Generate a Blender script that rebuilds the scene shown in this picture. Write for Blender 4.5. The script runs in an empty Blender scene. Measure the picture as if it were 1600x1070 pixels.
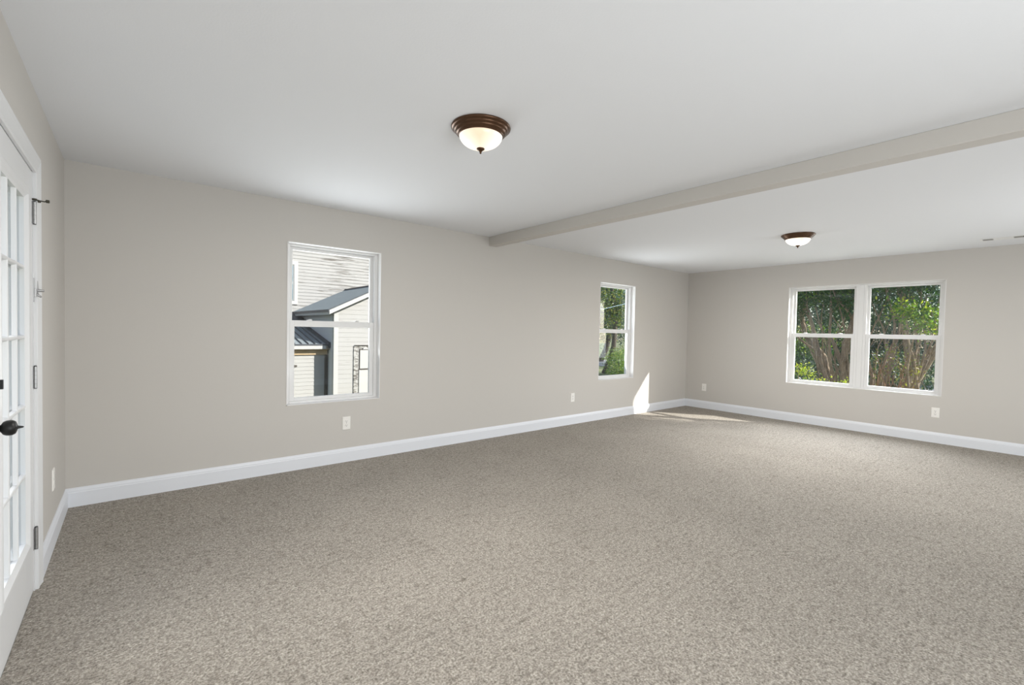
import bpy, math, random
import numpy as np
from mathutils import Vector, Matrix
random.seed(7); rng = np.random.default_rng(11)
S = bpy.context.scene; COL = S.collection
# ------------------------------------------------------------------ camera, sky, sun, lights, exposure
F_PX = 715.54
rt = Vector((0.770615978, -0.636958812, 0.0208443540))
up = Vector((0.000124535810, 0.0328578042, 0.999460029))
fw = Vector((0.637299772, 0.770197271, -0.0254000731))
cam_d = bpy.data.cameras.new('camera'); cam = bpy.data.objects.new('camera', cam_d); COL.objects.link(cam)
cam_d.sensor_width = 36; cam_d.lens = F_PX / 1600 * 36; cam_d.clip_start = .02; cam_d.clip_end = 400
cam.matrix_world = Matrix(((rt.x, up.x, -fw.x, 0.37003), (rt.y, up.y, -fw.y, -4.46562), (rt.z, up.z, -fw.z, 1.31568), (0, 0, 0, 1)))
S.camera = cam
S.view_settings.view_transform = 'Standard'; S.view_settings.look = 'None'
S.view_settings.exposure = 0.09; S.view_settings.gamma = 1.0; S.view_settings.use_curve_mapping = False
TANEL = 0.585
sun_to = Vector((-.57, .82, -TANEL)).normalized()         # direction the sunlight travels
w = bpy.data.worlds.new('sky'); S.world = w; w.use_nodes = True
sky = w.node_tree.nodes.new('ShaderNodeTexSky'); sky.sky_type = 'NISHITA'; sky.sun_disc = False
sky.sun_elevation = math.atan(TANEL); sky.sun_rotation = math.atan2(.57, -.82); sky.ozone_density = 2.0
bg = w.node_tree.nodes['Background']; bg.inputs[1].default_value = 0.25
w.node_tree.links.new(sky.outputs[0], bg.inputs[0])
def light(name, kind, loc, energy, color=(1, 1, 1), direction=None, size=None, size_y=None, radius=None, spread=None):
    d = bpy.data.lights.new(name, kind); o = bpy.data.objects.new(name, d); COL.objects.link(o)
    o.location = loc; d.energy = energy; d.color = color
    if direction is not None: o.rotation_euler = Vector(direction).to_track_quat('-Z', 'Y').to_euler()
    if size: d.shape = 'RECTANGLE'; d.size = size; d.size_y = size_y or size
    if radius is not None: d.shadow_soft_size = radius
    if spread: d.spread = spread
    return o
sun = light('sun', 'SUN', (20, -20, 20), 10.0, (1.0, .955, .88), sun_to); sun.data.angle = math.radians(.6)
# unseen fill panels added behind the camera to light the room evenly
light('room_fill_west', 'AREA', (1.55, -6.0, 1.0), 66, (.935, .975, 1), (0, 1, .12), 2.4, 1.7)
light('room_fill_east', 'AREA', (6.1, -6.0, 1.0), 50, (.935, .975, 1), (-.1, 1, -.06), 2.0, 1.7)
# area lamps added outside windows and door: skylight fill, and uplights brightening the ceiling
light('window_light_front', 'AREA', (8.50, -2.585, 1.34), 42, (.92, .955, 1.0), (-.8, .05, -.5), 1.75, 1.45, spread=math.radians(105))
light('uplight_front', 'AREA', (8.48, -2.585, 1.20), 3, (.95, .975, 1.0), (-.85, -.12, .50), 1.75, 1.2, spread=math.radians(100))
light('uplight_left', 'AREA', (6.2, .22, 1.30), 15, (.95, .98, 1.0), (.25, -1, .40), .85, 1.35, spread=math.radians(150))
light('uplight_near', 'AREA', (1.875, .22, 1.30), 15, (.94, .975, 1.0), (-.1, -1, .50), .85, 1.35, spread=math.radians(140))
light('door_light', 'AREA', (-.25, -1.77, 1.1), 8, (1.0, .99, .97), (.6, -.6, -.5), .55, 1.6, spread=math.radians(80))

H = 2.44; L = 8.2635; YF = -6.1; GZ = -1.0; WT = .16
# ------------------------------------------------------------------ materials
def mat(name, color=(.8, .8, .8), rough=.6, metal=0, spec=.5):
    m = bpy.data.materials.new(name); m.use_nodes = True
    p = m.node_tree.nodes['Principled BSDF']
    p.inputs['Base Color'].default_value = (*color, 1); p.inputs['Roughness'].default_value = rough
    p.inputs['Metallic'].default_value = metal; p.inputs['Specular IOR Level'].default_value = spec
    m.diffuse_color = (*color, 1)
    return m
def N(m, t, **kw):
    n = m.node_tree.nodes.new(t)
    for k, v in kw.items(): setattr(n, k, v)
    return n
def lk(m, a, b): m.node_tree.links.new(a, b)
def P(m): return m.node_tree.nodes['Principled BSDF']
def coords(m, scale=(1, 1, 1), kind='Object'):
    tc = N(m, 'ShaderNodeTexCoord'); mp = N(m, 'ShaderNodeMapping'); mp.inputs['Scale'].default_value = scale
    lk(m, tc.outputs[kind], mp.inputs[0]); return mp.outputs[0]
def ramp(m, src, stops):
    r = N(m, 'ShaderNodeValToRGB'); e = r.color_ramp.elements
    e[0].position, e[0].color = stops[0][0], (*stops[0][1], 1); e[1].position, e[1].color = stops[-1][0], (*stops[-1][1], 1)
    for p_, c_ in stops[1:-1]:
        n_ = e.new(p_); n_.color = (*c_, 1)
    lk(m, src, r.inputs[0]); return r.outputs[0]
def noise(m, co, scale, detail=3, rough=.5):
    n = N(m, 'ShaderNodeTexNoise'); n.inputs['Scale'].default_value = scale; n.inputs['Detail'].default_value = detail
    n.inputs['Roughness'].default_value = rough; lk(m, co, n.inputs['Vector']); return n.outputs[0]
def bump(m, h, strength=.2, dist=.01, prev=None):
    b = N(m, 'ShaderNodeBump'); b.inputs['Strength'].default_value = strength; b.inputs['Distance'].default_value = dist
    lk(m, h, b.inputs['Height'])
    if prev is not None: lk(m, prev, b.inputs['Normal'])
    return b.outputs[0]
def paint(name, c, rough=.55, bs=.06, scale=350, dist=.002, spec=.4):
    m = mat(name, c, rough, spec=spec); co = coords(m)
    lk(m, bump(m, noise(m, co, scale, 2), bs, dist), P(m).inputs['Normal']); return m
M_WALL = paint('greige_wall_paint', (.575, .55, .515), .75, .12, 160, .002, .25)
M_CEIL = paint('white_ceiling_paint', (.80, .813, .835), .85, .15, 120, .002, .2)
M_TRIM = paint('white_trim_paint', (.76, .78, .82), .38, .03, 60, .001)
M_DOOR = paint('white_door_paint', (.72, .725, .73), .35, .03, 50, .001)
M_VINYL = mat('white_vinyl', (.76, .757, .75), .4)
M_RET = mat('white_return_paint', (.80, .79, .78), .5)
M_PLATE = mat('almond_white_plastic', (.86, .84, .80), .35)
M_SLOT = mat('dark_slot', (.12, .11, .10), .6)
M_STEEL = mat('satin_nickel', (.42, .42, .42), .38, .9)
M_PIN = mat('dark_hinge_gap', (.10, .10, .10), .5, .6)
M_BRONZE = mat('oil_rubbed_bronze', (.045, .032, .025), .34, .85)
M_BLACK = mat('matte_black_metal', (.014, .014, .014), .42, .35)
M_VENT = mat('white_vent_enamel', (.80, .80, .79), .4)
M_RUBBER = mat('dark_rubber', (.05, .045, .03), .7)
# lamp bronze
M_LAMP = mat('brown_bronze_lamp_pan', (.10, .052, .028), .27, .7)
# carpet
M_CARPET = mat('beige_carpet_pile', (.42, .37, .31), .95, spec=.1)
co = coords(M_CARPET); cst = coords(M_CARPET, (1.0, 3.2, 1)); cst2 = coords(M_CARPET, (2.6, 1.0, 1))
n1 = noise(M_CARPET, co, 105, 3, .72); n2 = noise(M_CARPET, co, 1.7, 4, .6); n3 = noise(M_CARPET, co, 40, 3, .6)
n4 = noise(M_CARPET, cst, 9, 5, .62); n5 = noise(M_CARPET, cst2, 7, 5, .62)
def mul(a_, b_):
    q_ = N(M_CARPET, 'ShaderNodeMix', data_type='RGBA', blend_type='MULTIPLY'); q_.inputs[0].default_value = 1
    lk(M_CARPET, a_, q_.inputs[6]); lk(M_CARPET, b_, q_.inputs[7]); return q_.outputs[2]
c_ = ramp(M_CARPET, n1, [(.30, (.165, .146, .123)), (.50, (.375, .342, .298)), (.68, (.60, .56, .505))])
c_ = mul(c_, ramp(M_CARPET, n3, [(.32, (.68, .68, .68)), (.60, (1.02, 1.02, 1.02))]))
c_ = mul(c_, ramp(M_CARPET, n4, [(.30, (.78, .77, .76)), (.47, (1.0, 1.0, 1.0))]))
c_ = mul(c_, ramp(M_CARPET, n5, [(.28, (.80, .79, .78)), (.45, (1.0, 1.0, 1.0))]))
c_ = mul(c_, ramp(M_CARPET, n2, [(.36, (.95, .95, .95)), (.62, (1.03, 1.03, 1.03))]))
lk(M_CARPET, c_, P(M_CARPET).inputs['Base Color'])
b1 = bump(M_CARPET, n3, .5, .016); b2 = bump(M_CARPET, n1, .55, .007, b1)
lk(M_CARPET, b2, P(M_CARPET).inputs['Normal'])
# window glass: see-through pane with a real mirror-like surface reflection
def glass(name, tint=(.97, .98, .98)):
    m = bpy.data.materials.new(name); m.use_nodes = True; nt = m.node_tree; nt.nodes.clear()
    o = nt.nodes.new('ShaderNodeOutputMaterial'); mi = nt.nodes.new('ShaderNodeMixShader')
    t = nt.nodes.new('ShaderNodeBsdfTransparent'); t.inputs[0].default_value = (*tint, 1)
    g = nt.nodes.new('ShaderNodeBsdfGlossy'); g.inputs['Roughness'].default_value = 0.0
    f = nt.nodes.new('ShaderNodeFresnel'); geo = nt.nodes.new('ShaderNodeNewGeometry'); ior = nt.nodes.new('ShaderNodeMapRange')      # same index on both faces of the thin pane
    ior.inputs[3].default_value = 1.5; ior.inputs[4].default_value = 1 / 1.5
    nt.links.new(geo.outputs['Backfacing'], ior.inputs[0]); nt.links.new(ior.outputs[0], f.inputs[0])
    nt.links.new(f.outputs[0], mi.inputs[0]); nt.links.new(t.outputs[0], mi.inputs[1]); nt.links.new(g.outputs[0], mi.inputs[2])
    nt.links.new(mi.outputs[0], o.inputs[0]); return m
M_GLASS = glass('window_glass')
# lit frosted dome: two bulbs behind alabaster glass
def dome_mat(name, off, ax):
    m = mat(name, (.25, .22, .18), .25)
    co = coords(m)
    acc = None
    for s in (-1, 1):
        v = N(m, 'ShaderNodeVectorMath', operation='DISTANCE'); lk(m, co, v.inputs[0])
        v.inputs[1].default_value = (s * off * ax[0], s * off * ax[1], -.06)
        mr = N(m, 'ShaderNodeMapRange'); mr.inputs[1].default_value = .030; mr.inputs[2].default_value = .125
        mr.inputs[3].default_value = 1; mr.inputs[4].default_value = 0; lk(m, v.outputs['Value'], mr.inputs[0])
        if acc is None: acc = mr.outputs[0]
        else:
            a = N(m, 'ShaderNodeMath', operation='MAXIMUM'); lk(m, acc, a.inputs[0]); lk(m, mr.outputs[0], a.inputs[1]); acc = a.outputs[0]
    c = ramp(m, acc, [(0, (.85, .66, .46)), (.45, (.98, .86, .70)), (1, (1.12, 1.10, 1.05))])
    lk(m, c, P(m).inputs['Emission Color']); P(m).inputs['Emission Strength'].default_value = 1.0
    return m
M_DOME1 = dome_mat('frosted_dome_near', .075, (.77, -.64)); M_DOME2 = dome_mat('frosted_dome_far', .05, (.6, -.8))
P(M_DOME2).inputs['Emission Strength'].default_value = 1.5
# exterior
def peeling(name, base, bare, amount, sx, axis):
    m = mat(name, base, .75, spec=.2)
    sc = (sx, 1, 11) if axis == 'x' else (1, sx, 11)
    co = coords(m, sc); n = noise(m, co, 2.4, 6, .72)
    co2 = coords(m, (.5, .5, .5)); nb = noise(m, co2, 1.6, 2)
    ad = N(m, 'ShaderNodeMath', operation='ADD'); lk(m, n, ad.inputs[0])
    sc2 = N(m, 'ShaderNodeMath', operation='MULTIPLY'); lk(m, nb, sc2.inputs[0]); sc2.inputs[1].default_value = .3
    lk(m, sc2.outputs[0], ad.inputs[1])
    c = ramp(m, ad.outputs[0], [(amount, base), (amount + .03, tuple(.5 * a + .5 * b for a, b in zip(base, bare))), (amount + .08, bare)])
    lk(m, c, P(m).inputs['Base Color']); return m
M_SIDE_OLD = peeling('weathered_white_clapboard', (.275, .27, .262), (.10, .09, .08), .70, .55, 'x')
M_SIDE_SHED = peeling('peeling_white_clapboard', (.315, .31, .30), (.12, .11, .10), .79, .9, 'x')
M_SIDE_SHEDL = peeling('peeling_shed_side', (.52, .52, .52), (.24, .21, .18), .78, .9, 'y')
M_EXTTRIM = mat('old_white_trim', (.36, .357, .345), .7); M_TAN = mat('tan_frieze_board', (.34, .25, .15), .8)
M_ROOF = mat('grey_metal_roof', (.125, .145, .155), .42, .25); M_ROOFD = mat('dark_roof_edge', (.035, .04, .05), .5)
M_ROOFL = mat('grey_seamed_metal_roof', (.24, .275, .29), .45, .2)
M_DARKWOOD_SHADE = mat('dark_old_wood_and_gap_shade', (.06, .052, .045), .8)  # old wood, and the painted shadow in the shed gaps
M_WPANE = mat('old_window_pane', (.10, .16, .20), .12, spec=.8)
M_GRASS = mat('grass', (.12, .16, .05), .95); co = coords(M_GRASS); cg = ramp(M_GRASS, noise(M_GRASS, co, 1.3, 6, .7), [(.35, (.05, .075, .02)), (.5, (.13, .16, .06)), (.65, (.30, .27, .15))])
lk(M_GRASS, cg, P(M_GRASS).inputs['Base Color'])
M_ROAD = mat('asphalt_road', (.20, .205, .215), .85); co = coords(M_ROAD); lk(M_ROAD, ramp(M_ROAD, noise(M_ROAD, co, 30, 4), [(.3, (.16, .165, .175)), (.7, (.26, .265, .275))]), P(M_ROAD).inputs['Base Color'])
def bark(name, a, b):
    m = mat(name, a, .9); co = coords(m, (6, 6, 2)); lk(m, ramp(m, noise(m, co, 4, 5, .65), [(.3, a), (.7, b)]), P(m).inputs['Base Color'])
    lk(m, bump(m, noise(m, co, 9, 4), .5, .02), P(m).inputs['Normal']); return m
M_BARK = bark('grey_brown_bark', (.16, .115, .08), (.40, .31, .22)); M_BARKD = bark('dark_bark', (.035, .028, .022), (.10, .08, .06))
M_DRY = bark('reddish_dry_wood', (.20, .09, .05), (.42, .26, .16))
def leaf(name, c, tr=.18):
    m = bpy.data.materials.new(name); m.use_nodes = True; nt = m.node_tree; p = nt.nodes['Principled BSDF']
    c = tuple(.8 * v for v in c)
    p.inputs['Base Color'].default_value = (*c, 1); p.inputs['Roughness'].default_value = .38
    t = nt.nodes.new('ShaderNodeBsdfTranslucent'); t.inputs[0].default_value = (c[0] * 1.5, c[1] * 1.5, c[2] * .7, 1)
    mi = nt.nodes.new('ShaderNodeMixShader'); mi.inputs[0].default_value = tr
    nt.links.new(p.outputs[0], mi.inputs[1]); nt.links.new(t.outputs[0], mi.inputs[2])
    nt.links.new(mi.outputs[0], nt.nodes['Material Output'].inputs[0]); return m
LF_D = leaf('deep_green_leaf', (.032, .088, .034)); LF_M = leaf('green_leaf', (.055, .15, .035)); LF_L = leaf('bright_green_leaf', (.20, .36, .045), .45)
LF_Y = leaf('yellow_green_leaf', (.36, .40, .09), .4); LF_B = leaf('blue_green_leaf', (.03, .085, .075)); LF_T = leaf('dry_tan_leaf', (.34, .24, .12))
LF_Y2 = leaf('fresh_lime_leaf', (.50, .58, .07), .5)

# ------------------------------------------------------------------ mesh helpers
class MB:
    def __init__(s): s.v = []; s.f = []; s.mi = []; s.sm = []
    def add(s, vs, fs, mi=0, smooth=False):
        b = len(s.v); s.v += [tuple(v) for v in vs]
        for f in fs: s.f.append(tuple(b + i for i in f)); s.mi.append(mi); s.sm.append(smooth)
        return s
    def box(s, x0, x1, y0, y1, z0, z1, mi=0):
        x0, x1 = min(x0, x1), max(x0, x1); y0, y1 = min(y0, y1), max(y0, y1); z0, z1 = min(z0, z1), max(z0, z1)
        vs = [(x, y, z) for x in (x0, x1) for y in (y0, y1) for z in (z0, z1)]
        return s.add(vs, [(0, 1, 3, 2), (4, 6, 7, 5), (0, 4, 5, 1), (2, 3, 7, 6), (0, 2, 6, 4), (1, 5, 7, 3)], mi)
    def prism(s, prof, A, B, mi=0, smooth=False, mat_fn=None):
        """profile (list of 2D) swept from A to B; mat_fn(p2, end) -> 3D"""
        n = len(prof); vs = [mat_fn(p, 0) for p in prof] + [mat_fn(p, 1) for p in prof]
        fs = [(i, (i + 1) % n, n + (i + 1) % n, n + i) for i in range(n)] + [tuple(range(n))[::-1], tuple(range(n, 2 * n))]
        return s.add(vs, fs, mi, smooth)
    def lathe(s, prof, c, axis='z', n=40, mi=0, smooth=True):
        """profile of (r, h) around axis through c"""
        vs = []
        for r, h in prof:
            for k in range(n):
                a = 2 * math.pi * k / n; p, q_ = r * math.cos(a), r * math.sin(a)
                vs.append({'z': (c[0] + p, c[1] + q_, c[2] + h), 'x': (c[0] + h, c[1] + p, c[2] + q_), 'y': (c[0] + p, c[1] + h, c[2] + q_)}[axis])
        fs = []
        for j in range(len(prof) - 1):
            for k in range(n): fs.append((j * n + k, j * n + (k + 1) % n, (j + 1) * n + (k + 1) % n, (j + 1) * n + k))
        s.add(vs, fs, mi, smooth)
        if prof[0][0] > 1e-5: s.add(vs[:n], [tuple(range(n))], mi)
        if prof[-1][0] > 1e-5: s.add(vs[-n:], [tuple(range(n))], mi)
        return s
    def tube(s, pts, rad, n=7, mi=0):
        pts = [Vector(p) for p in pts]; ref = Vector((.31, .17, .93)).normalized(); rings = []
        for i, p in enumerate(pts):
            d = (pts[min(i + 1, len(pts) - 1)] - pts[max(i - 1, 0)]).normalized()
            a = d.cross(ref)
            if a.length < .1: a = d.cross(Vector((1, 0, 0)))
            a.normalize(); b = d.cross(a); r = rad[i] if isinstance(rad, (list, tuple)) else rad
            rings += [p + a * r * math.cos(t) + b * r * math.sin(t) for t in [2 * math.pi * k / n for k in range(n)]]
        fs = [(j * n + k, j * n + (k + 1) % n, (j + 1) * n + (k + 1) % n, (j + 1) * n + k) for j in range(len(pts) - 1) for k in range(n)]
        fs += [tuple(range(n))[::-1], tuple(range((len(pts) - 1) * n, len(pts) * n))]
        return s.add(rings, fs, mi, True)
    def build(s, name, mats, parent=None, loc=None, bevel=0, recalc=True):
        me = bpy.data.meshes.new(name)
        off = Vector(loc) if loc is not None else Vector((0, 0, 0))
        me.from_pydata([(v[0] - off.x, v[1] - off.y, v[2] - off.z) for v in s.v], [], s.f)
        for m in (mats if isinstance(mats, (list, tuple)) else [mats]): me.materials.append(m)
        me.polygons.foreach_set('material_index', s.mi); me.polygons.foreach_set('use_smooth', s.sm)
        if recalc:
            import bmesh
            bm = bmesh.new(); bm.from_mesh(me); bmesh.ops.recalc_face_normals(bm, faces=bm.faces); bm.to_mesh(me); bm.free()
        me.update()
        o = bpy.data.objects.new(name, me); COL.objects.link(o)
        if parent is not None:
            o.parent = parent; o.location = off - world_loc(parent)
        else: o.location = off
        if bevel:
            b = o.modifiers.new('bevel', 'BEVEL'); b.width = bevel; b.segments = 2; b.limit_method = 'ANGLE'; b.angle_limit = .6
        return o
def world_loc(o):
    p = Vector((0, 0, 0))
    while o is not None: p += o.location; o = o.parent
    return p
def tag(o, label=None, cat=None, group=None, kind=None):
    if label: o['label'] = label
    if cat: o['category'] = cat
    if group: o['group'] = group
    if kind: o['kind'] = kind
    return o
def empty(name, loc):
    o = bpy.data.objects.new(name, None); COL.objects.link(o); o.location = loc; o.empty_display_size = .1; return o

# ------------------------------------------------------------------ room shell
tag(MB().box(-WT, L + WT, YF - WT, WT, -.12, 0).build('floor', M_CARPET), 'beige cut pile carpet covering the whole floor', 'floor', kind='structure')
tag(MB().box(-WT, L + WT, YF - WT, WT, H, H + .2).build('ceiling', M_CEIL), 'smooth white painted ceiling of the room', 'ceiling', kind='structure')
W1 = (1.434, 2.315); W2 = (5.761, 6.636); W3 = (-3.484, -1.686); ZS, ZT = .596, 2.078
b = MB()
xs = [-WT, W1[0], W1[1], W2[0], W2[1], L + WT]
for i in range(5):
    if i % 2 == 0: b.box(xs[i], xs[i + 1], 0, WT, 0, H)
    else: b.box(xs[i], xs[i + 1], 0, WT, 0, ZS); b.box(xs[i], xs[i + 1], 0, WT, ZT, H)
tag(b.build('wall_back', M_WALL), 'long greige painted wall with two single windows', 'wall', kind='structure')
b = MB().box(L, L + WT, W3[1], 0, 0, H).box(L, L + WT, YF, W3[0], 0, H).box(L, L + WT, W3[0], W3[1], 0, ZS).box(L, L + WT, W3[0], W3[1], ZT, H)
tag(b.build('wall_right', M_WALL), 'far greige painted wall with the wide double window', 'wall', kind='structure')
DY0, DY1, DZ = -2.235, -1.290, 2.045         # door opening in the left wall
b = MB().box(-WT, 0, DY1, 0, 0, H).box(-WT, 0, YF, DY0, 0, H).box(-WT, 0, DY0, DY1, DZ, H)
tag(b.build('wall_left', M_WALL), 'greige painted wall holding the white glazed door', 'wall', kind='structure')
tag(MB().box(-WT, L + WT, YF - WT, YF, 0, H).build('wall_front', M_WALL), 'greige wall behind the viewer', 'wall', kind='structure')
# boxed beam across the ceiling
tag(MB().box(3.672, 3.787, YF, 0, 2.333, H).build('trim_1', M_WALL, bevel=.004), 'greige boxed ceiling beam crossing the white ceiling', 'beam', kind='structure')
# baseboards with moulded top
BB = [(0, 0), (.016, 0), (.016, .100), (.0125, .106), (.0125, .112), (.010, .118), (.006, .126), (.004, .133), (0, .134)]
def baseboard(name, a, c, inward, label):
    a = Vector(a); c = Vector(c); inw = Vector(inward)
    def fn(p, e):
        q_ = (c if e else a) + inw * p[0]; return (q_.x, q_.y, p[1])
    tag(MB().prism(BB, a, c, mat_fn=fn).build(name, M_TRIM), label, 'baseboard', kind='structure')
baseboard('baseboard_back', (0, 0, 0), (L, 0, 0), (0, -1, 0), 'white moulded baseboard along the long wall')
baseboard('baseboard_right', (L, -.0165, 0), (L, YF, 0), (-1, 0, 0), 'white moulded baseboard along the far wall')
baseboard('baseboard_left', (0, -.0165, 0), (0, -1.205, 0), (1, 0, 0), 'short white baseboard between door casing and corner')
baseboard('baseboard_front', (.02, YF, 0), (L - .0165, YF, 0), (0, 1, 0), 'white baseboard behind the viewer')

# ------------------------------------------------------------------ windows (single hung vinyl in white-lined openings)
def window(idx, a0, a1, axis, wall, units, label):
    """opening from a0 to a1 along the wall; axis 'x' = wall plane y=wall, depth +y; axis 'y' = wall plane x=wall, depth +x"""
    def BX(mb, s0, s1, d0, d1, z0, z1, mi=0):
        if axis == 'x': mb.box(s0, s1, wall + d0, wall + d1, z0, z1, mi)
        else: mb.box(wall + d0, wall + d1, s0, s1, z0, z1, mi)
    org = (((a0 + a1) / 2), wall + .08, ZS) if axis == 'x' else (wall + .08, (a0 + a1) / 2, ZS)
    root = empty('window_%d' % idx, org); tag(root, label, 'window', kind='structure')
    t = .006; r = MB()                             # painted return lining with a thin lip on the wall face
    for (s0, s1, z0, z1) in ((a0, a0 + t, ZS, ZT), (a1 - t, a1, ZS, ZT), (a0, a1, ZS, ZS + t), (a0, a1, ZT - t, ZT)):
        BX(r, s0, s1, -.003, .075, z0, z1)
    r.build('window_return', M_RET, root)
    n = len(units)
    for (u0, u1) in units:
        fr = MB(); fw_ = .034                      # outer vinyl frame
        BX(fr, u0, u0 + fw_, .070, .150, ZS + t, ZT - t); BX(fr, u1 - fw_, u1, .070, .150, ZS + t, ZT - t)
        BX(fr, u0 + fw_, u1 - fw_, .070, .150, ZT - t - .020, ZT - t); BX(fr, u0 + fw_, u1 - fw_, .064, .150, ZS + t, ZS + t + .020)
        # stepped inner stop
        for s0, s1 in ((u0 + fw_, u0 + fw_ + .010), (u1 - fw_ - .010, u1 - fw_)): BX(fr, s0, s1, .104, .112, ZS + .026, ZT - .026)
        f = fr.build('window_frame', M_VINYL, root, bevel=.002)
        i0, i1 = u0 + fw_ + .001, u1 - fw_ - .001
        def sash(name, z0, z1, d0, d1, rb, rt_, st):
            sb = MB()
            BX(sb, i0, i0 + st, d0, d1, z0, z1); BX(sb, i1 - st, i1, d0, d1, z0, z1)
            BX(sb, i0 + st, i1 - st, d0, d1, z0, z0 + rb); BX(sb, i0 + st, i1 - st, d0, d1, z1 - rt_, z1)
            o = sb.build(name, M_VINYL, root, bevel=.002)
            g = MB(); gd = (d0 + d1) / 2; e = .003
            BX(g, i0 + st - e, i1 - st + e, gd - .0015, gd + .0015, z0 + rb - e, z1 - rt_ + e)
            g.build('glass_pane', M_GLASS, o)
            return o
        lo = sash('lower_sash', ZS + .0265, 1.372, .074, .102, .030, .058, .012 + .030)
        sash('upper_sash', 1.325, ZT - .027, .114, .142, .045, .026, .030)
        lk_ = MB(); m_ = (i0 + i1) / 2              # cam locks on the meeting rail
        for c_ in (i0 + (i1 - i0) * .22, i1 - (i1 - i0) * .22):
            BX(lk_, c_ - .022, c_ + .022, .078, .098, 1.372, 1.379); BX(lk_, c_ - .006, c_ + .018, .070, .090, 1.379, 1.385)
        lk_.build('sash_lock', M_VINYL, lo, bevel=.001)
    return root
window(1, W1[0], W1[1], 'x', 0, [(W1[0] + .006, W1[1] - .006)], 'white single hung window looking onto the old clapboard buildings')
window(2, W2[0], W2[1], 'x', 0, [(W2[0] + .006, W2[1] - .006)], 'narrow seen white single hung window showing sunlit trees')
mid = (W3[0] + W3[1]) / 2 - .015
rw = window(3, W3[0], W3[1], 'y', L, [(W3[0] + .006, mid - .030), (mid + .030, W3[1] - .006)], 'wide white double window on the far wall showing shrubs')
MB().box(L + .066, L + .15, mid - .0295, mid + .0295, ZS + .007, ZT - .007).build('center_mullion', M_VINYL, rw, bevel=.002)

# ------------------------------------------------------------------ glazed door in the left wall
door = empty('door_1', (0, (DY0 + DY1) / 2, 0)); tag(door, 'white fifteen lite glazed door with black knob and nickel hinges', 'door', kind='structure')
c = MB()
CO = DY1 + .085   # outer edge of the casing
CP = [(0, 0), (0, .011), (.010, .014), (.020, .012), (.060, .017), (.074, .020), (.085, .018), (.085, 0)]   # (distance from opening, thickness)
def cas_v(mb, ys, z1, sgn):
    def fn(p, e):
        return (p[1], ys + sgn * p[0], 0.0 if e == 0 else z1 + p[0])
    mb.prism(CP, 0, 1, mat_fn=fn)
def cas_h(mb, z, y0, y1):
    def fn(p, e):
        return (p[1], (y0 - p[0]) if e == 0 else (y1 + p[0]), z + p[0])
    mb.prism(CP, 0, 1, mat_fn=fn)
cas_v(c, DY1, DZ - .02, 1); cas_v(c, DY0, DZ - .02, -1); cas_h(c, DZ - .02, DY0, DY1)
c.build('door_casing', M_DOOR, door)
j = MB(); j.box(-WT, 0.0, DY1 - .012, DY1, 0, DZ).box(-WT, 0.0, DY0, DY0 + .012, 0, DZ).box(-WT, 0.0, DY0 + .012, DY1 - .012, DZ - .014, DZ)
j.box(-.10, -.048, DY1 - .024, DY1 - .012, 0, DZ - .014).box(-.10, -.048, DY0 + .012, DY0 + .024, 0, DZ - .014)
j.build('door_jamb', M_DOOR, door)
MB().box(-WT, -.005, DY0 + .012, DY1 - .012, 0, .012).build('threshold', M_STEEL, door)
SY0, SY1, SZ0, SZ1 = DY0 + .015, DY1 - .015, .016, 2.028      # slab
GY0, GY1, GZ0, GZ1 = -2.030, -1.500, .305, 1.868              # glass
sl = MB()
sl.box(-.045, -.002, GY1, SY1, SZ0, SZ1).box(-.045, -.002, SY0, GY0, SZ0, SZ1).box(-.045, -.002, GY0, GY1, SZ0, GZ0).box(-.045, -.002, GY0, GY1, GZ1, SZ1)
slab = sl.build('door_slab', M_DOOR, door, bevel=.0015)
# moulded lite frame: rises out of the slab, slopes to the glass
lf = MB(); LP = [(-.004, -.020), (-.004, -.004), (.006, .002), (.016, .009), (.030, .010), (.040, .007), (.050, .0005), (.052, -.004)]   # (outward, x)
def lite(mb, prof, y0, y1, z0, z1):
    cs = [(y0, z0, -1, -1), (y1, z0, 1, -1), (y1, z1, 1, 1), (y0, z1, -1, 1)]
    n = len(prof); vs = []
    for (y, z, sy, sz) in cs: vs += [(p[1], y + sy * p[0], z + sz * p[0]) for p in prof]
    fs = []
    for k in range(4):
        for i in range(n - 1):
            a = k * n + i; d = ((k + 1) % 4) * n + i; fs.append((a, a + 1, d + 1, d))
    mb.add(vs, fs)
lite(lf, LP, GY0, GY1, GZ0, GZ1); lf.build('lite_frame', M_DOOR, slab)
mu = MB(); cw = (GY1 - GY0) / 3; rh = (GZ1 - GZ0) / 5
MP = [(-.011, -.0185), (-.007, -.006), (-.003, -.003), (.003, -.003), (.007, -.006), (.011, -.0185)]
for k in (1, 2):
    yc = GY0 + k * cw; mu.prism(MP, 0, 1, mat_fn=lambda p, e: (p[1], yc + p[0], GZ0 if e == 0 else GZ1))
for k in range(1, 5):
    zc = GZ0 + k * rh; mu.prism(MP, 0, 1, mat_fn=lambda p, e: (p[1] + .0003, GY0 if e == 0 else GY1, zc + p[0]))
mu.build('muntin_grille', M_DOOR, slab)
mo = MB()
for k in (1, 2): mo.box(-.046, -.028, GY0 + k * cw - .011, GY0 + k * cw + .011, GZ0, GZ1)
for k in range(1, 5): mo.box(-.0465, -.0275, GY0, GY1, GZ0 + k * rh - .011, GZ0 + k * rh + .011)
mo.build('outer_muntin_grille', M_DOOR, slab)
MB().box(-.027, -.019, GY0 - .003, GY1 + .003, GZ0 - .003, GZ1 + .003).build('glass_pane', M_GLASS, slab)
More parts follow.
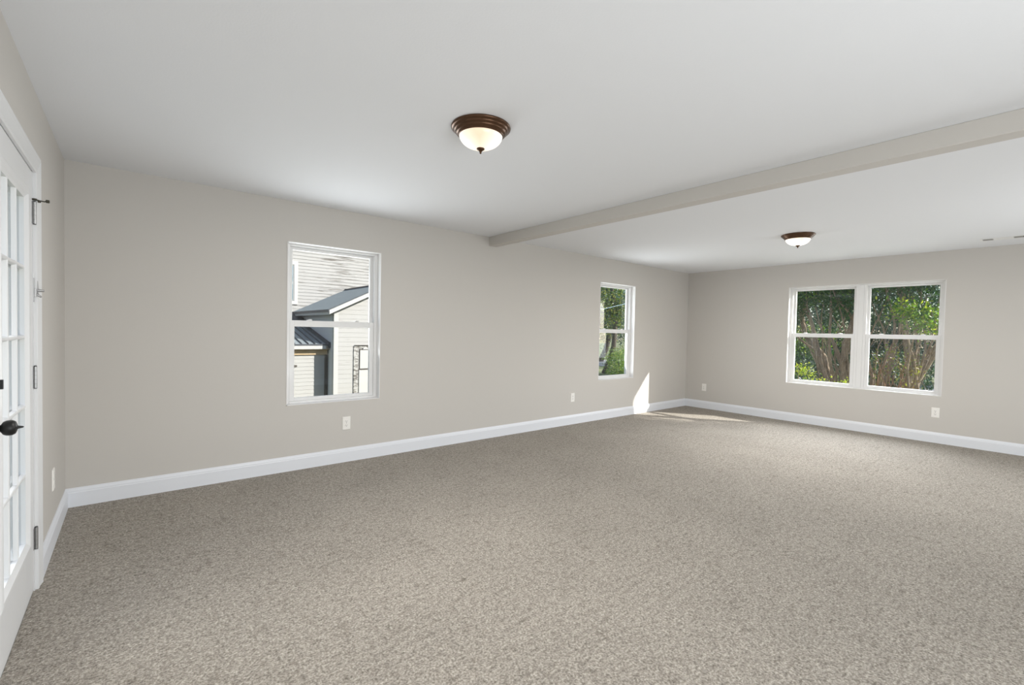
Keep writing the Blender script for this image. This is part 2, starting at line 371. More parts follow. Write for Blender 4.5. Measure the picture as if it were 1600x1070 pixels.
# hinges
for zc in (1.832, 1.044, .260):
    h = MB(); yb = SY1 + .004
    for k in range(5):
        z0 = zc - .052 + k * .0208; h.lathe([(.0068, 0), (.0068, .0200)], (.006, yb, z0), n=14)
    hg = h.build('hinge', M_STEEL, door)
    lv = MB(); lv.box(-.001, .0012, yb + .004, yb + .026, zc - .052, zc + .052).box(-.002, .0005, yb - .024, yb - .004, zc - .052, zc + .052)
    lv.build('hinge_leaf', M_STEEL, hg)
    pn = MB()
    for k in range(1, 5): pn.lathe([(.0060, 0), (.0060, .0012)], (.006, yb, zc - .052 + k * .0208 - .0010), n=12)
    pn.lathe([(.0005, -.004), (.006, -.003), (.006, 0)], (.006, yb, zc - .052), n=12); pn.lathe([(.006, 0), (.006, .003), (.0005, .005)], (.006, yb, zc + .052), n=12)
    pn.build('hinge_pin', M_PIN, hg)
    if zc > 1.5:
        st = MB(); zt = zc + .064
        st.lathe([(.0085, -.004), (.0085, .004)], (.006, yb, zt), n=16)
        st.tube([(.010, yb, zt), (.022, yb + .001, zt - .003), (.040, yb + .002, zt - .004), (.046, yb + .002, zt - .001)], [.0035, .0032, .0032, .0035], 8)
        st.lathe([(.0065, 0), (.0075, .001), (.0075, .012), (.006, .013)], (.044, yb + .002, zt - .001), 'x', 14)
        st.lathe([(.005, -.006), (.006, -.004), (.006, .003)], (.022, yb + .001, zt - .006), 'z', 12)
        tag(st.build('door_stop', M_RUBBER, hg), 'dark bronze hinge pin door stop with rubber tip')
# surface flip latch on the casing edge
fl = MB(); zl = 1.462; yl = DY1 + .004
fl.box(.0, .003, yl - .016, yl + .020, zl - .055, zl + .060)
fl.tube([(.004, yl + .004, zl + .078), (.008, yl + .004, zl + .045), (.007, yl + .004, zl + .008), (.014, yl + .002, zl + .001), (.036, yl, zl)], [.004, .006, .0085, .008, .005], 10)
fl.tube([(.005, yl + .002, zl - .006), (.014, yl + .002, zl - .022), (.026, yl, zl - .030)], [.007, .006, .004], 8)
fl.lathe([(.0055, -.020), (.0055, .020)], (.005, yl - .006, zl - .010), n=12)
fl.lathe([(.002, -.004), (.0045, 0), (.002, .004)], (.004, yl + .006, zl + .080), n=10)
tag(fl.build('flip_latch', M_STEEL, door), 'small worn silver flip latch')
# knob and dead bolt
ky, kz = -2.172, .948
kb = MB(); kb.lathe([(.0005, .002), (.031, .002), (.031, .005), (.028, .009), (.018, .011), (.0115, .014), (.0105, .024), (.013, .028), (.022, .033), (.0255, .040), (.0265, .047), (.0255, .055), (.021, .062), (.012, .0655), (.006, .067), (.0045, .072), (.003, .079), (.0005, .082)], (-.004, ky, kz), 'x', 36)
tag(kb.build('door_knob', M_BLACK, slab), 'round black door knob')
db = MB(); db.lathe([(.0005, .002), (.031, .002), (.030, .010), (.026, .013), (.010, .014), (.009, .022), (.0005, .022)], (-.004, ky, 1.098), 'x', 32)
db.box(.016, .030, ky - .005, ky + .005, 1.098 - .016, 1.098 + .016)
tag(db.build('deadbolt', M_BLACK, slab), 'black dead bolt with thumb turn')

# ------------------------------------------------------------------ outlets
def outlet(center, axis, label, wd=.080, ht=.128):
    """axis: direction out of the wall"""
    c0 = Vector(center); out = Vector(axis); side = Vector((0, 0, 1)).cross(out)
    def pt(s, z, d): q_ = c0 + side * s + out * d; return (q_.x, q_.y, q_.z + z)
    root = empty('wall_outlet', c0); tag(root, label, 'outlet', 'duplex outlets on the walls')
    def slab_(mb, s0, s1, z0, z1, d0, d1, ins=0):
        vs = [pt(s0, z0, d0), pt(s1, z0, d0), pt(s1, z1, d0), pt(s0, z1, d0), pt(s0 + ins, z0 + ins, d1), pt(s1 - ins, z0 + ins, d1), pt(s1 - ins, z1 - ins, d1), pt(s0 + ins, z1 - ins, d1)]
        mb.add(vs, [(0, 3, 2, 1), (4, 5, 6, 7), (0, 1, 5, 4), (1, 2, 6, 5), (2, 3, 7, 6), (3, 0, 4, 7)])
    m = MB(); slab_(m, -wd / 2, wd / 2, -ht / 2, ht / 2, 0, .006, .004); m.build('cover_plate', M_PLATE, root, bevel=.0008)
    for z in (-.020, .020):
        m = MB(); r_ = []
        for k in range(24):
            a = 2 * math.pi * k / 24; r_.append((.0175 * math.cos(a), max(-.0135, min(.0135, .0175 * math.sin(a)))))
        vs = [pt(p[0], z + p[1], .0055) for p in r_] + [pt(p[0] * .96, z + p[1] * .96, .0085) for p in r_]
        m.add(vs, [(k, (k + 1) % 24, 24 + (k + 1) % 24, 24 + k) for k in range(24)] + [tuple(range(24, 48))])
        rc = m.build('receptacle', M_PLATE, root)
        m = MB(); slab_(m, -.0085, -.0060, z - .001, z + .008, .0086, .0089); slab_(m, .0060, .0085, z - .000, z + .007, .0086, .0089); slab_(m, -.003, .003, z - .0095, z - .0045, .0086, .0089)
        m.build('slot', M_SLOT, rc)
    m = MB(); slab_(m, -.003, .003, -.003, .003, .006, .0068, .001); m.build('screw', M_STEEL, root)
outlet((1.979, 0, .378), (0, -1, 0), 'white duplex outlet low on the long wall below the clapboard-view window')
outlet((5.209, 0, .382), (0, -1, 0), 'white duplex outlet low on the long wall, left of the narrow tree-view window')
outlet((L, -.356, .375), (-1, 0, 0), 'white duplex outlet on the far wall near the room corner')
outlet((L, -3.434, .385), (-1, 0, 0), 'white duplex outlet below the right end of the wide double window')
outlet((0, -.640, .373), (1, 0, 0), 'white duplex outlet between the glazed door and the near corner')

# ------------------------------------------------------------------ ceiling lamps
def lamp(x, y, dome_m, label, power, R=.165):
    root = empty('ceiling_light', (x, y, H)); tag(root, label, 'ceiling light', 'flush mount dome ceiling lights')
    k = R / .165
    pan = MB(); pr = [(.163, 0), (.165, -.004), (.164, -.010), (.158, -.014), (.152, -.016), (.151, -.022), (.146, -.027), (.140, -.029), (.139, -.035), (.133, -.041), (.127, -.043), (.125, -.050), (.121, -.053), (.116, -.051), (.112, -.035), (.10, -.020), (.0005, -.018)]
    pan.lathe([(a * k, z * k) for a, z in pr], (x, y, H), n=64); pan.build('lamp_pan', M_LAMP, root, (x, y, H))
    d = MB(); n = 18; dp = []
    for i in range(n + 1):
        a = math.pi / 2 * i / n; dp.append((max(.0005, .121 * math.cos(a)) * k, (-.040 - .078 * math.sin(a) ** .92 if i else -.040) * k))
    d.lathe(dp, (x, y, H), n=56); d.build('glass_dome', dome_m, root, (x, y, H))
    f = MB(); f.lathe([(a * k, z * k) for a, z in [(.021, -.114), (.0225, -.118), (.021, -.122), (.013, -.127), (.009, -.132), (.007, -.134), (.0055, -.136), (.006, -.139), (.0045, -.144), (.0005, -.147)]], (x, y, H), n=28)
    f.build('finial', M_LAMP, root, (x, y, H))
    light('lamp_light', 'AREA', (x, y, H - .150), power, (1.0, .955, .90), (0, 0, -1), size=.05)
lamp(1.857, -2.360, M_DOME1, 'nearer bronze ceiling light with glowing frosted glass dome', 27)
lamp(6.026, -2.545, M_DOME2, 'farther bronze ceiling light beyond the ceiling beam', 34)
# ceiling register
vx0, vx1, vy0, vy1 = 7.62, 7.78, -4.175, -3.815
vent = empty('ceiling_vent', (7.70, -4.0, H)); tag(vent, 'white louvered ceiling vent near the far wall at the right edge', 'vent')
m = MB(); t = .022; zt = H - .003
m.box(vx0, vx1, vy0, vy0 + t, zt, H).box(vx0, vx1, vy1 - t, vy1, zt, H).box(vx0, vx0 + t, vy0 + t, vy1 - t, zt, H).box(vx1 - t, vx1, vy0 + t, vy1 - t, zt, H)
for yy in (vy0 + .115, vy1 - .115): m.box(vx0 + t, vx1 - t, yy - .012, yy + .012, zt, H)
m.build('vent_frame', M_VENT, vent, bevel=.001)
MB().box(vx0 + t, vx1 - t, vy0 + t, vy1 - t, H - .0010, H - .0004).build('vent_backing', M_SLOT, vent)
for (a, e) in ((vy0 + t, vy0 + .103), (vy0 + .127, vy1 - .127), (vy1 - .103, vy1 - t)):
    m = MB()
    if e - a > .09:
        k = a + .006
        for i in range(6):
            xx = vx0 + t + .008 + i * .020
            m.add([(xx, a, H - .001), (xx + .016, a, H - .003), (xx + .016, e, H - .003), (xx, e, H - .001)], [(0, 1, 2, 3)])
    else:
        n = 7
        for i in range(n):
            yy = a + .004 + i * (e - a) / n
            m.box(vx0 + t, vx1 - t, yy, yy + .0026, H - .0025, H - .0008)
    m.build('louver', M_VENT, vent)

# ================================================================== OUTSIDE
tag(MB().box(-30, 140, -60, 90, GZ - .3, GZ).build('ground', M_GRASS), 'grassy ground outside the windows', 'ground', kind='structure')
tag(MB().box(25.2, 30.5, -60, 60, GZ - .1, GZ + .03).build('road', M_ROAD), 'asphalt road beyond the shrubs', 'road', kind='structure')
def siding(name, mat_, parent, axis, wall, a0, a1, z0, z1, course=.098, out=-1, lim=None, lap=.014, back=.05):
    """lap siding: axis 'x' runs along x at y=wall, facing out*y; axis 'y' runs along y at x=wall"""
    m = MB(); z = z0
    while z < z1 - 1e-4:
        zt_ = min(z + course, z1)
        b0, b1 = (a0, a1) if lim is None else lim(z); t0, t1 = (a0, a1) if lim is None else lim(zt_)
        if b1 - b0 > .01:
            def q(s, d, zz): return (s, wall + out * d, zz) if axis == 'x' else (wall + out * d, s, zz)
            vs = [q(b0, lap, z), q(b1, lap, z), q(t1, .002, zt_), q(t0, .002, zt_), q(b0, -back, z), q(b1, -back, z), q(t1, -back, zt_), q(t0, -back, zt_)]
            m.add(vs, [(0, 1, 2, 3), (0, 1, 5, 4), (4, 5, 6, 7), (0, 3, 7, 4), (1, 2, 6, 5), (3, 2, 6, 7)])
        z = zt_
    return m.build(name, mat_, parent)
# big weathered farmhouse
YW = 10.05
fh = empty('farmhouse', (5, YW + 2, GZ)); tag(fh, 'large weathered white clapboard house behind the small sheds', 'house')
siding('clapboard_wall', M_SIDE_OLD, fh, 'x', YW, -9.5, 10.5, GZ, 7.0, lap=.015)
m = MB().box(-9.5, 10.5, YW + .06, YW + 5, GZ, 7.0); m.build('house_body', M_SIDE_OLD, fh)
m = MB(); m.add([(-9.9, YW - .4, 6.9), (10.9, YW - .4, 6.9), (10.9, YW + 5.4, 6.9), (-9.9, YW + 5.4, 6.9), (-9.9, YW + 2.5, 9.0), (10.9, YW + 2.5, 9.0)], [(0, 1, 5, 4), (3, 4, 5, 2), (0, 4, 3), (1, 2, 5), (0, 3, 2, 1)]); m.build('house_roof', M_ROOF, fh)
m = MB()
wx0, wx1, wz0, wz1 = 3.20, 4.01, 2.06, 3.12
for (a, e, z0, z1) in ((wx0 - .11, wx0, wz0 - .10, wz1 + .11), (wx1, wx1 + .10, wz0 - .10, wz1 + .11), (wx0, wx1, wz1, wz1 + .11), (wx0, wx1, wz0 - .10, wz0)):
    m.box(a, e, YW - .045, YW, z0, z1)
wf = m.build('window_frame', M_EXTTRIM, fh)
m = MB(); zm = (wz0 + wz1) / 2
for (z0, z1) in ((wz0, zm), (zm, wz1)):
    m.box(wx0, wx0 + .04, YW - .03, YW - .005, z0, z1).box(wx1 - .022, wx1, YW - .03, YW - .005, z0, z1).box(wx0 + .04, wx1 - .04, YW - .03, YW - .005, z0, z0 + .035).box(wx0 + .04, wx1 - .04, YW - .03, YW - .005, z1 - .035, z1)
m.build('window_sash', M_EXTTRIM, wf)
MB().box(wx0 + .04, wx1 - .02, YW - .020, YW - .015, wz0 + .03, wz1 - .03).build('window_pane', M_WPANE, wf)
# gabled shed
XS, XE, XR = 4.185, 6.86, 5.52; ZE, SL = 1.728, .492
shed = empty('shed', (XR, 8.4, GZ)); tag(shed, 'white gabled shed with grey metal roof and peeling clapboards', 'shed')
def gl(z):
    top = ZE + SL * .2 - .03
    if z <= top: return (XS, XE)
    d = (z - top) / SL; return (XS + d, XE - d)
siding('gable_wall', M_SIDE_SHED, shed, 'x', 7.0, XS, XE, GZ, 2.42, .115, lim=gl, lap=.008)
siding('side_wall', M_SIDE_SHEDL, shed, 'y', XS, 7.055, YW - .01, GZ, ZE + .04, .105)
siding('far_side_wall', M_SIDE_SHEDL, shed, 'y', XE, 7.055, YW - .01, GZ, ZE + .04, .105, out=1)
m = MB().box(XS - .022, XS + .085, 6.978, 7.0, GZ, ZE + .05).box(XS - .022, XS, 7.0, 7.10, GZ, ZE + .05); m.build('corner_board', M_EXTTRIM, shed)
m = MB(); yr0, yr1 = 6.80, YW - .01; zr = ZE + SL * (XR - 3.98)
for (xa, xb) in ((3.98, XR), (2 * XR - 3.98, XR)):
    m.add([(xa, yr0, ZE), (xb, yr0, zr), (xb, yr1, zr), (xa, yr1, ZE), (xa, yr0, ZE - .03), (xb, yr0, zr - .03), (xb, yr1, zr - .03), (xa, yr1, ZE - .03)],
          [(0, 1, 2, 3), (4, 7, 6, 5), (0, 4, 5, 1), (3, 2, 6, 7), (0, 3, 7, 4), (1, 5, 6, 2)])
    nr = 24                                       # fine ribs of the metal sheets
    for i in range(nr):
        yy = yr0 + .02 + i * (yr1 - yr0 - .04) / (nr - 1)
        m.add([(xa, yy - .006, ZE + .001), (xb, yy - .006, zr + .001), (xb, yy, zr + .011), (xa, yy, ZE + .011), (xa, yy + .006, ZE + .001), (xb, yy + .006, zr + .001)], [(0, 1, 2, 3), (3, 2, 5, 4)])
m.build('metal_roof', M_ROOF, shed)
m = MB(); m.tube([(XR, yr0 - .02, zr + .01), (XR, yr1, zr + .01)], .030, 8)
for s in (-1, 1):
    xe = XR + s * (XR - 3.98)
    m.box(xe - .012, xe + .012, yr0 - .01, yr1, ZE - .05, ZE + .012)
    m.add([(xe, yr0 - .012, ZE + .016), (XR, yr0 - .012, zr + .016), (XR, yr0 - .012, zr - .002), (xe, yr0 - .012, ZE - .002), (xe, yr0 + .05, ZE + .016), (XR, yr0 + .05, zr + .016)], [(0, 1, 2, 3), (0, 1, 5, 4)])
m.build('roof_edge', M_ROOFD, shed)
m = MB()
for s in (-1, 1):
    xe = XR + s * (XR - 3.98 - .012)
    m.add([(xe, 6.79, ZE - .005), (XR, 6.79, zr - .005), (XR, 6.79, zr - .105), (xe, 6.79, ZE - .105), (xe, 6.82, ZE - .005), (XR, 6.82, zr - .005), (XR, 6.82, zr - .105), (xe, 6.82, ZE - .105)],
          [(0, 1, 2, 3), (4, 7, 6, 5), (3, 2, 6, 7), (0, 3, 7, 4)])
    m.box(xe - .01, xe + .01, 6.82, yr1, ZE - .115, ZE - .05)
m.build('fascia_board', M_EXTTRIM, shed)
m = MB()
for s in (-1, 1):
    xe = XR + s * (XR - 3.98 - .02)
    m.add([(xe, 6.82, ZE - .06), (XR, 6.82, zr - .06), (XR, 6.99, zr - .06), (xe, 6.99, ZE - .06)], [(0, 1, 2, 3)])
    m.box(min(xe, xe - s * .18), max(xe, xe - s * .18), 6.99, yr1, ZE - .075, ZE - .065)
m.build('soffit', M_DARKWOOD_SHADE, shed)
# shed door on the gable wall
m = MB(); dx0, dx1 = 4.80, 5.85
m.box(dx0, dx1, 6.965, 6.990, GZ + .1, .235).box(dx0 + .02, dx1, 6.965, 6.990, .275, .745).box(dx0 + .10, dx1, 6.960, 6.990, .765, .80)
dd = m.build('shed_door', M_EXTTRIM, shed)
MB().box(dx0 + .005, dx1 - .01, 6.980, 6.992, GZ + .12, .775).build('door_gap_shadow', M_DARKWOOD_SHADE, dd)  # dark sheet standing in for the shadow between door panels
m = MB().box(4.66, 4.78, 6.972, 6.992, GZ, .80).box(4.66, 6.0, 6.975, 6.992, .80, .85); m.build('door_frame', peeling('peeling_door_trim', (.335, .33, .315), (.11, .10, .09), .66, 4, 'x'), shed)
MB().box(4.68, 6.0, 6.945, 6.985, .862, .874).build('door_flashing', M_DARKWOOD_SHADE, shed)
# lean-to beside it
lt = empty('lean_to', (2.5, 8.6, GZ)); tag(lt, 'low lean-to shed with seamed metal roof left of the gabled shed', 'shed')
LS = .218; ey, ez = 7.26, .882; lx0, lx1 = -.6, XS - .02
def lz(y): return ez + LS * (y - ey)
yb_ = YW - .02
m = MB(); m.add([(lx0, ey, ez), (lx1, ey, ez), (lx1, yb_, lz(yb_)), (lx0, yb_, lz(yb_)), (lx0, ey, ez - .03), (lx1, ey, ez - .03), (lx1, yb_, lz(yb_) - .03), (lx0, yb_, lz(yb_) - .03)], [(0, 1, 2, 3), (4, 7, 6, 5), (0, 4, 5, 1), (3, 2, 6, 7), (0, 3, 7, 4), (1, 5, 6, 2)])
rf_ = m.build('metal_roof', M_ROOFL, lt)
m = MB(); x = lx1 - .20
while x > lx0:
    m.add([(x - .007, ey - .004, ez + .001), (x + .007, ey - .004, ez + .001), (x + .004, ey - .004, ez + .030), (x - .004, ey - .004, ez + .030), (x - .007, yb_, lz(yb_) + .001), (x + .007, yb_, lz(yb_) + .001), (x + .004, yb_, lz(yb_) + .030), (x - .004, yb_, lz(yb_) + .030)], [(0, 1, 2, 3), (0, 3, 7, 4), (3, 2, 6, 7), (1, 5, 6, 2)])
    x -= .155
m.build('roof_seam', M_ROOFD, rf_)
m = MB().box(lx0, lx1 + .005, ey - .018, ey + .004, ez - .028, ez + .010)
m.add([(lx1 - .10, ey, ez + .006), (lx1, ey, ez + .05), (lx1, yb_, lz(yb_) + .05), (lx1 - .10, yb_, lz(yb_) + .006)], [(0, 1, 2, 3)])
m.box(lx1 - .03, lx1 + .003, ey - .02, ey + .05, ez - .09, ez + .06)
m.build('roof_edge', M_ROOFD, rf_)
MB().box(lx0, lx1 - .10, ey - .012, ey + .01, ez - .115, ez - .030).build('fascia_board', M_EXTTRIM, lt)
MB().box(lx0, lx1 - .01, ey + .02, 7.40, ez - .125, ez - .112).box(lx0, lx1 - .02, 7.405, 7.44, ez - .26, ez - .13).build('frieze_board', M_TAN, lt)
siding('front_wall', M_SIDE_SHED, lt, 'x', 7.45, lx0, lx1 - .015, GZ, ez - .14, .095, back=.1, lap=.010)
MB().box(lx1 - .075, lx1 - .002, 7.422, 7.46, GZ, ez - .13).build('corner_board', M_DARKWOOD_SHADE, lt)
MB().box(3.05, 3.44, 7.425, 7.45, .33, .375).build('wall_gap_shadow', M_DARKWOOD_SHADE, lt)  # dark bar painted as the shadow of a gap in the wall
# small hip roof over the back entry, against the farmhouse
bz = lz(9.3)
m = MB(); m.add([(3.15, 9.35, lz(9.35) + .01), (4.14, 9.35, lz(9.35) + .16), (4.14, yb_, 1.72), (3.95, yb_, 1.74), (3.25, yb_, lz(yb_) + .02)], [(0, 1, 2, 3, 4), (0, 4, 3, 2, 1)])
m.add([(3.15, 9.35, lz(9.35)), (4.14, 9.35, lz(9.35)), (4.14, 9.35, lz(9.35) + .16)], [(0, 1, 2)])
m.build('hip_roof', M_ROOFD, lt, recalc=False)

# ------------------------------------------------------------------ plants
def leaves(name, parent, blobs, n, size, mats, weights, loc, droop=0.0, shell=.55, elong=2.2):
    """blobs: list of (cx,cy,cz,rx,ry,rz[,weight]); leaves are small folded blades gathered into clumps"""
    B = np.array([bb[:6] for bb in blobs], float); wv = np.array([(bb[6] if len(bb) > 6 else bb[3] * bb[4] + bb[4] * bb[5] + bb[3] * bb[5]) for bb in blobs]); wv = wv / wv.sum()
    per = 9; nc = max(1, n // per)
    k = rng.choice(len(B), nc, p=wv); d = rng.normal(size=(nc, 3)); d /= np.linalg.norm(d, axis=1)[:, None]
    r = shell + (1 - shell) * rng.random(nc) ** .5; r *= 1 + .16 * np.sin(d[:, 0] * 7 + k) * np.cos(d[:, 1] * 6 + 2 * k)
    cc = B[k, :3] + d * r[:, None] * B[k, 3:]
    c_ = np.repeat(cc, per, 0) + rng.normal(size=(nc * per, 3)) * size * 1.5
    nn = len(c_); ax = np.repeat(d, per, 0) * .5 + rng.normal(size=(nn, 3)) * .8 + np.array([0, 0, -droop]); ax /= np.linalg.norm(ax, axis=1)[:, None]
    sd = np.cross(ax, rng.normal(size=(nn, 3))); sd /= np.linalg.norm(sd, axis=1)[:, None] + 1e-9; nm = np.cross(ax, sd)
    ln = size * (.6 + .8 * rng.random(nn))[:, None]; wd_ = ln / elong
    V = np.empty((nn, 4, 3)); V[:, 0] = c_ - ax * ln * .5; V[:, 2] = c_ + ax * ln * .5; V[:, 1] = c_ + sd * wd_ * .5 + nm * wd_ * .16; V[:, 3] = c_ - sd * wd_ * .5 + nm * wd_ * .16
    V = V.reshape(-1, 3) - np.array(loc)
    me = bpy.data.meshes.new(name); me.vertices.add(nn * 4); me.vertices.foreach_set('co', V.ravel())
    base = np.arange(nn) * 4; T = np.stack([base, base + 1, base + 2, base, base + 2, base + 3], 1).ravel()
    me.loops.add(nn * 6); me.loops.foreach_set('vertex_index', T.astype(np.int32)); me.polygons.add(nn * 2)
    me.polygons.foreach_set('loop_start', (np.arange(nn * 2) * 3).astype(np.int32))
    for m_ in mats: me.materials.append(m_)
    ci = np.repeat(rng.choice(len(mats), nc, p=np.array(weights) / sum(weights)), per); fl_ = rng.random(nn) < .35
    ci[fl_] = rng.choice(len(mats), fl_.sum(), p=np.array(weights) / sum(weights))
    me.polygons.foreach_set('material_index', np.repeat(ci, 2).astype(np.int32)); me.update(calc_edges=True)
    o = bpy.data.objects.new(name, me); COL.objects.link(o); o.parent = parent
    o.location = Vector(loc) - (world_loc(parent) if parent else Vector((0, 0, 0))); return o
def limb(a, e, bend=.12, n=7):
    a, e = Vector(a), Vector(e); L_ = (e - a).length; o_ = Vector((random.uniform(-1, 1), random.uniform(-1, 1), random.uniform(-.4, .4))) * bend * L_; ph = random.uniform(0, 6)
    return [a.lerp(e, i / n) + o_ * math.sin(math.pi * i / n) + Vector((math.sin(ph + i * 2.1), math.cos(ph + i * 1.7), 0)) * .012 * L_ for i in range(n + 1)]
def plant(name, base, label, cat, trunks, blobs, n, size, mats, weights, barkm, group=None, twigs=0, **kw):
    root = empty(name, base); tag(root, label, cat, group); parts = []
    m = MB()
    for (a, e, r0, r1) in trunks:
        pts = limb(a, e); k = len(pts); m.tube(pts, [r0 + (r1 - r0) * i / (k - 1) for i in range(k)], 7)
        for _ in range(twigs):
            i = random.randint(2, k - 2); p = pts[i]; dv = (pts[i + 1] - pts[i - 1]).normalized() * random.uniform(.2, .6) + Vector((random.uniform(-.5, .5), random.uniform(-.5, .5), random.uniform(-.1, .6))) * random.uniform(.5, 1)
            m.tube(limb(p, p + dv, .1, 4), [r1 * .7, r1 * .55, r1 * .45, r1 * .35, r1 * .2], 5)
    if trunks: m.build('trunk' if cat == 'tree' else 'stem', barkm, root, base, recalc=False)
    leaves('foliage', root, blobs, n, size, mats, weights, base, **kw)
    return root
# shrubs and trees seen through the wide double window
st = []
for i in range(24):
    f = i / 23; y1 = -.25 - 2.85 * f + random.uniform(-.15, .15); bx_ = 12.3 + random.uniform(-.45, .45); by = -1.55 - .60 * f + random.uniform(-.1, .1)
    r = random.choice([.018, .024, .032, .045]); st.append(((bx_, by, GZ), (bx_ + random.uniform(-.6, .5), y1, random.uniform(2.0, 2.9)), r, r * .35))
st += [((12.2, -2.02, GZ), (12.1, -1.70, 2.2), .10, .05), ((12.35, -2.2, GZ), (12.2, -2.25, 2.4), .09, .04), ((12.2, -2.15, GZ), (12.0, -3.2, 1.75), .08, .05), ((12.4, -1.9, GZ), (12.1, -.75, 2.0), .075, .035), ((12.1, -1.8, GZ), (12.0, -1.0, 1.1), .05, .02), ((12.1, -1.85, GZ), (12.0, -1.2, 1.4), .045, .02)]
plant('overgrown_shrub', (12.3, -2.1, GZ), 'big old shrub with fanning bare stems filling the double window view', 'shrub', st,
      [(12.0, -.7, 2.45, .9, .95, .42), (12.2, -1.7, 2.65, .9, .9, .42), (12.3, -2.9, 2.75, .8, .9, .45), (12.0, -.3, 1.95, .6, .45, .30, .5), (11.9, -1.5, 2.05, .35, .30, .28, .3), (12.0, -2.2, 2.3, .7, .5, .3, .5), (12.7, -1.5, 3.4, 1.3, 2.2, .7)], 30000, .060,
      [LF_D, LF_M, LF_L], [4, 7, .5], M_BARK, 'shrubs outside the double window', twigs=5)
plant('leafy_shrub', (11.4, -2.85, GZ), 'bright green sunlit shrub branches at the right of the double window view', 'shrub',
      [((11.4, -2.9, GZ), (11.2, -2.75, 1.6), .03, .012), ((11.4, -2.85, GZ), (11.0, -3.0, 1.8), .03, .012), ((11.45, -2.95, GZ), (11.2, -2.45, 1.9), .03, .01)],
      [(11.1, -2.68, 1.80, .25, .27, .14, 2), (11.0, -2.98, 1.62, .22, .17, .18, 2)], 1500, .062, [LF_M, LF_L, LF_Y2], [2, 5, 2], M_BARK, 'shrubs outside the double window', twigs=4)
plant('dry_shrub', (11.6, -2.45, GZ), 'reddish dry branching shrub low behind the right pane of the double window', 'shrub',
      [((11.6, -2.2 + random.uniform(-.15, .15), GZ), (11.6 + random.uniform(-.3, .3), -2.1 - random.uniform(.0, .70), random.uniform(.5, 1.25)), .018, .006) for _ in range(9)],
      [(11.6, -2.45, .55, .35, .35, .25), (11.6, -2.55, .80, .2, .2, .25), (11.6, -2.3, .95, .3, .25, .2)], 450, .05, [LF_T, LF_Y, LF_L], [3, 3, 1], M_DRY, 'shrubs outside the double window', twigs=4)
plant('lime_shrub', (9.7, -1.55, GZ), 'lime green leafy sprigs just outside the double window at its lower left', 'shrub',
      [((9.7, -1.7, GZ), (9.6, -1.42, .80), .014, .004), ((9.7, -1.75, GZ), (9.65, -1.62, .55), .012, .004), ((9.75, -1.95, GZ), (9.7, -2.12, .52), .012, .004), ((9.7, -1.9, GZ), (9.7, -1.9, .45), .012, .004)],
      [(9.62, -1.43, .74, .04, .03, .06, 1.4), (9.62, -1.52, .66, .05, .06, .06, 1.6), (9.65, -1.62, .53, .10, .10, .05, 1.6), (9.68, -1.78, .48, .12, .12, .05, 1), (9.7, -2.12, .53, .12, .14, .04, 1.6), (9.7, -1.7, .05, .2, .25, .25, 1), (9.7, -2.1, .05, .2, .25, .25, 1)], 620, .042, [LF_Y2, LF_L], [4, 2], M_BARK, 'shrubs outside the double window', elong=2.6)
plant('leaning_tree', (12.9, -1.9, GZ), 'crooked leaning tree trunk at the left of the double window view', 'tree',
      [((12.9, -1.75, GZ), (12.9, -.95, .5), .10, .075), ((12.9, -.95, .5), (12.9, -.50, 1.28), .075, .06), ((12.9, -.50, 1.28), (12.9, -.42, 2.2), .06, .04)],
      [(12.9, -.3, 2.6, .8, .9, .5), (13.2, -.2, 1.2, .5, .35, .35, .25), (13.6, -.7, 1.35, .5, .4, .25, .2)], 6000, .065, [LF_M, LF_L, LF_Y], [5, 2, 1], M_BARK, None, twigs=3)
# hedge trees beyond the road, and mid-distance trees
k = 0
sides = ['hedge tree beyond the road, seen at the far right of the double window', 'hedge tree beyond the road, behind the right pane of the double window', 'hedge tree beyond the road, behind the center mullion', 'hedge tree beyond the road, behind the left pane of the double window', 'hedge tree beyond the road, at the left edge of the double window view']
for (x, y, lab) in ((33, -2.2, 0), (33.5, .8, 1), (33, 3.6, 2), (33.5, 6.4, 3), (33, 9.2, 4)):
    plant('hedge_tree', (x, y, GZ), sides[lab], 'tree', [((x, y, GZ), (x, y, 4.5), .22, .1)],
          [(x, y, 1.6, 1.9, 2.1, 2.6, 3), (x, y, 5.0, 2.3, 2.6, 2.4, 1.5), (x - .5, y + .8, .4, 1.2, 1.4, 1.3, 1)], 11000, .17, [LF_D, LF_B, LF_M], [3, 3, 2.2], M_BARKD, 'hedge trees beyond the road', shell=.4)
for (x, y, lab) in ((19.5, -.9, 'mid distance green bush behind the stems of the double window view'), (20.5, 1.5, 'mid distance green bush behind the leaning trunk in the double window view')):
    plant('green_bush', (x, y, GZ), lab, 'shrub', [((x, y, GZ), (x, y, 1.5), .06, .03)], [(x, y, -.1, 1.1, 1.2, .9), (x, y + .3, 2.6, 1.3, 1.5, 1.0)], 9000, .10, [LF_D, LF_B, LF_M], [2, 2, 2], M_BARKD, 'mid distance bushes')
# tree standing beside the house whose crown shades the right half of the double window
plant('side_tree', (10.78, -7.39, GZ), 'dense evergreen tree beside the house, right of the double window', 'tree', [((10.78, -7.39, GZ), (10.8, -7.39, 4.8), .12, .06)],
      [(10.70, -7.44, 3.7, .72, .72, 1.5, 2.6), (10.78, -7.38, 5.55, .95, .95, .85, 2)], 34000, .065, [LF_D, LF_M], [3, 2], M_BARKD, shell=.25)
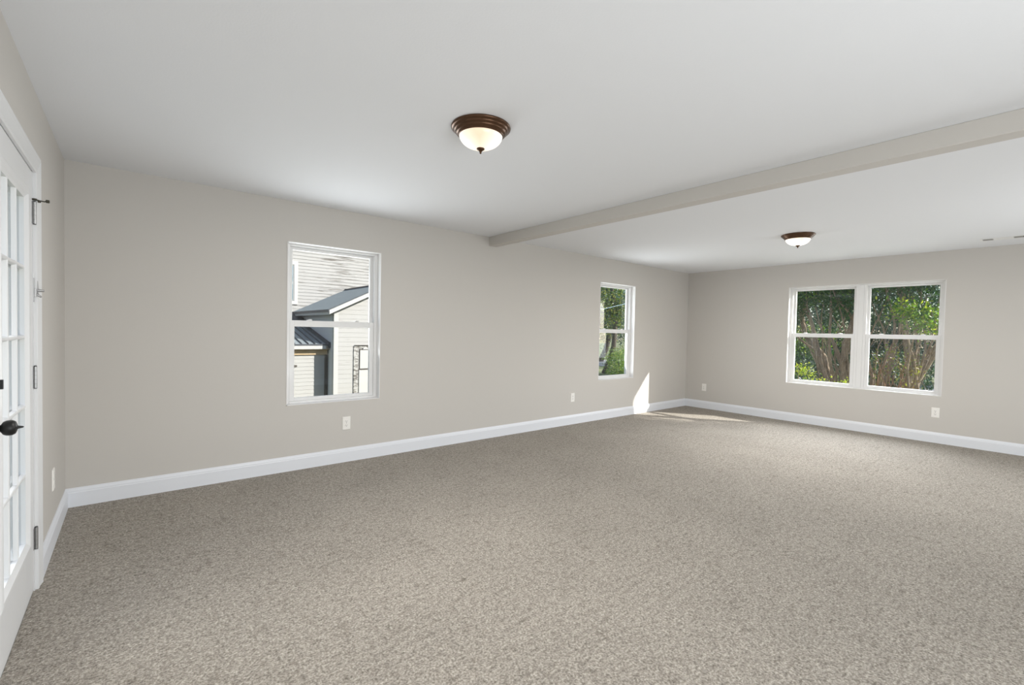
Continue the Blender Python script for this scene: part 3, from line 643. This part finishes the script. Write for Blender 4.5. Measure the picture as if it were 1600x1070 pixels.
# trees seen through the narrow window
plant('shade_tree', (21.1, 12.2, GZ), 'tall sunlit tree with slim dark trunk in the left window view', 'tree', [((21.08, 12.2, GZ), (21.0, 12.1, 4.5), .15, .10)],
      [(20.7, 12.2, 4.6, 2.6, 2.4, 2.9, 3), (20.0, 12.4, 2.4, .9, 1.1, .8, .5), (21.3, 11.6, 2.7, .8, .8, .7, .4)], 20000, .13, [LF_M, LF_Y, LF_L, LF_D, LF_B], [3, 3.4, 1.2, 2, 1.4], M_BARKD, 'trees in the narrow window view', twigs=4)
for (x, y, lab) in ((29.0, 19.0, 'darker tree behind the sunlit one in the narrow window view'), (34.5, 20.5, 'blue green tree at the right of the narrow window view'), (31.0, 23.5, 'farthest pale tree at the left of the narrow window view')):
    plant('background_tree', (x, y, GZ), lab, 'tree', [((x, y, GZ), (x, y, 6), .22, .12)], [(x, y, 5.2, 3.2, 3.2, 4.0, 3), (x, y - .5, 1.9, 2.2, 2.2, 1.3, .7)], 11000, .20, [LF_D, LF_B, LF_M, LF_Y], [2, 3, 3, 1.3], M_BARKD, 'trees in the narrow window view', shell=.4)
for (x, y, s_, lab) in ((20.3, 10.7, 1.0, 'sunlit low green bush near the trunk in the narrow window view'), (21.3, 11.2, .8, 'lighter low bush right of the trunk in the narrow window view')):
    plant('low_bush', (x, y, GZ), lab, 'shrub', [((x, y, GZ), (x, y, -.2), .04, .02)], [(x, y, -.35, .75 * s_, .65 * s_, .85 * s_), (x + .3, y - .2, -.7, .9 * s_, .7 * s_, .4)], 4500, .085, [LF_L, LF_M, LF_Y], [4, 3, 1.5], M_BARKD, 'low bushes in the narrow window view')
# overhead service wire
tag(MB().tube([(6.88, 7.6, 1.55), (11.5, 7.8, 1.85), (15.72, 8.0, 2.33), (17.1, 8.05, 2.60), (22, 8.3, 4.4)], .009, 6).build('service_wire', mat('pale_blue_wire', (.30, .42, .50), .5), recalc=False), 'pale overhead wire crossing the trees in the narrow window view', 'wire')
tag(MB().box(27, 34, 16.2, 20.5, GZ - .1, GZ + .02).build('driveway', mat('pale_gravel', (.52, .50, .47), .9)), 'pale gravel drive beyond the trees', 'driveway', kind='structure')
plant('dapple_tree', (15.2, -7.0, GZ), 'unseen loose tree added to dapple the shrubs, outside the double window view', 'tree', [((15.2, -7.0, GZ), (15.0, -6.9, 5.0), .14, .08)],
      [(14.9, -6.0, 5.3, 2.0, 1.4, 1.4)], 5000, .16, [LF_D, LF_M], [2, 2], M_BARKD, shell=.3, twigs=3)  # out-of-view tree, added to throw dappled shade on the shrubs
tag(MB().tube([(22, 8.3, GZ), (22, 8.3, 4.7)], [.13, .10], 12).build('utility_pole', M_BARKD, recalc=False), 'wooden utility pole holding the overhead wire beyond the narrow window', 'utility pole')
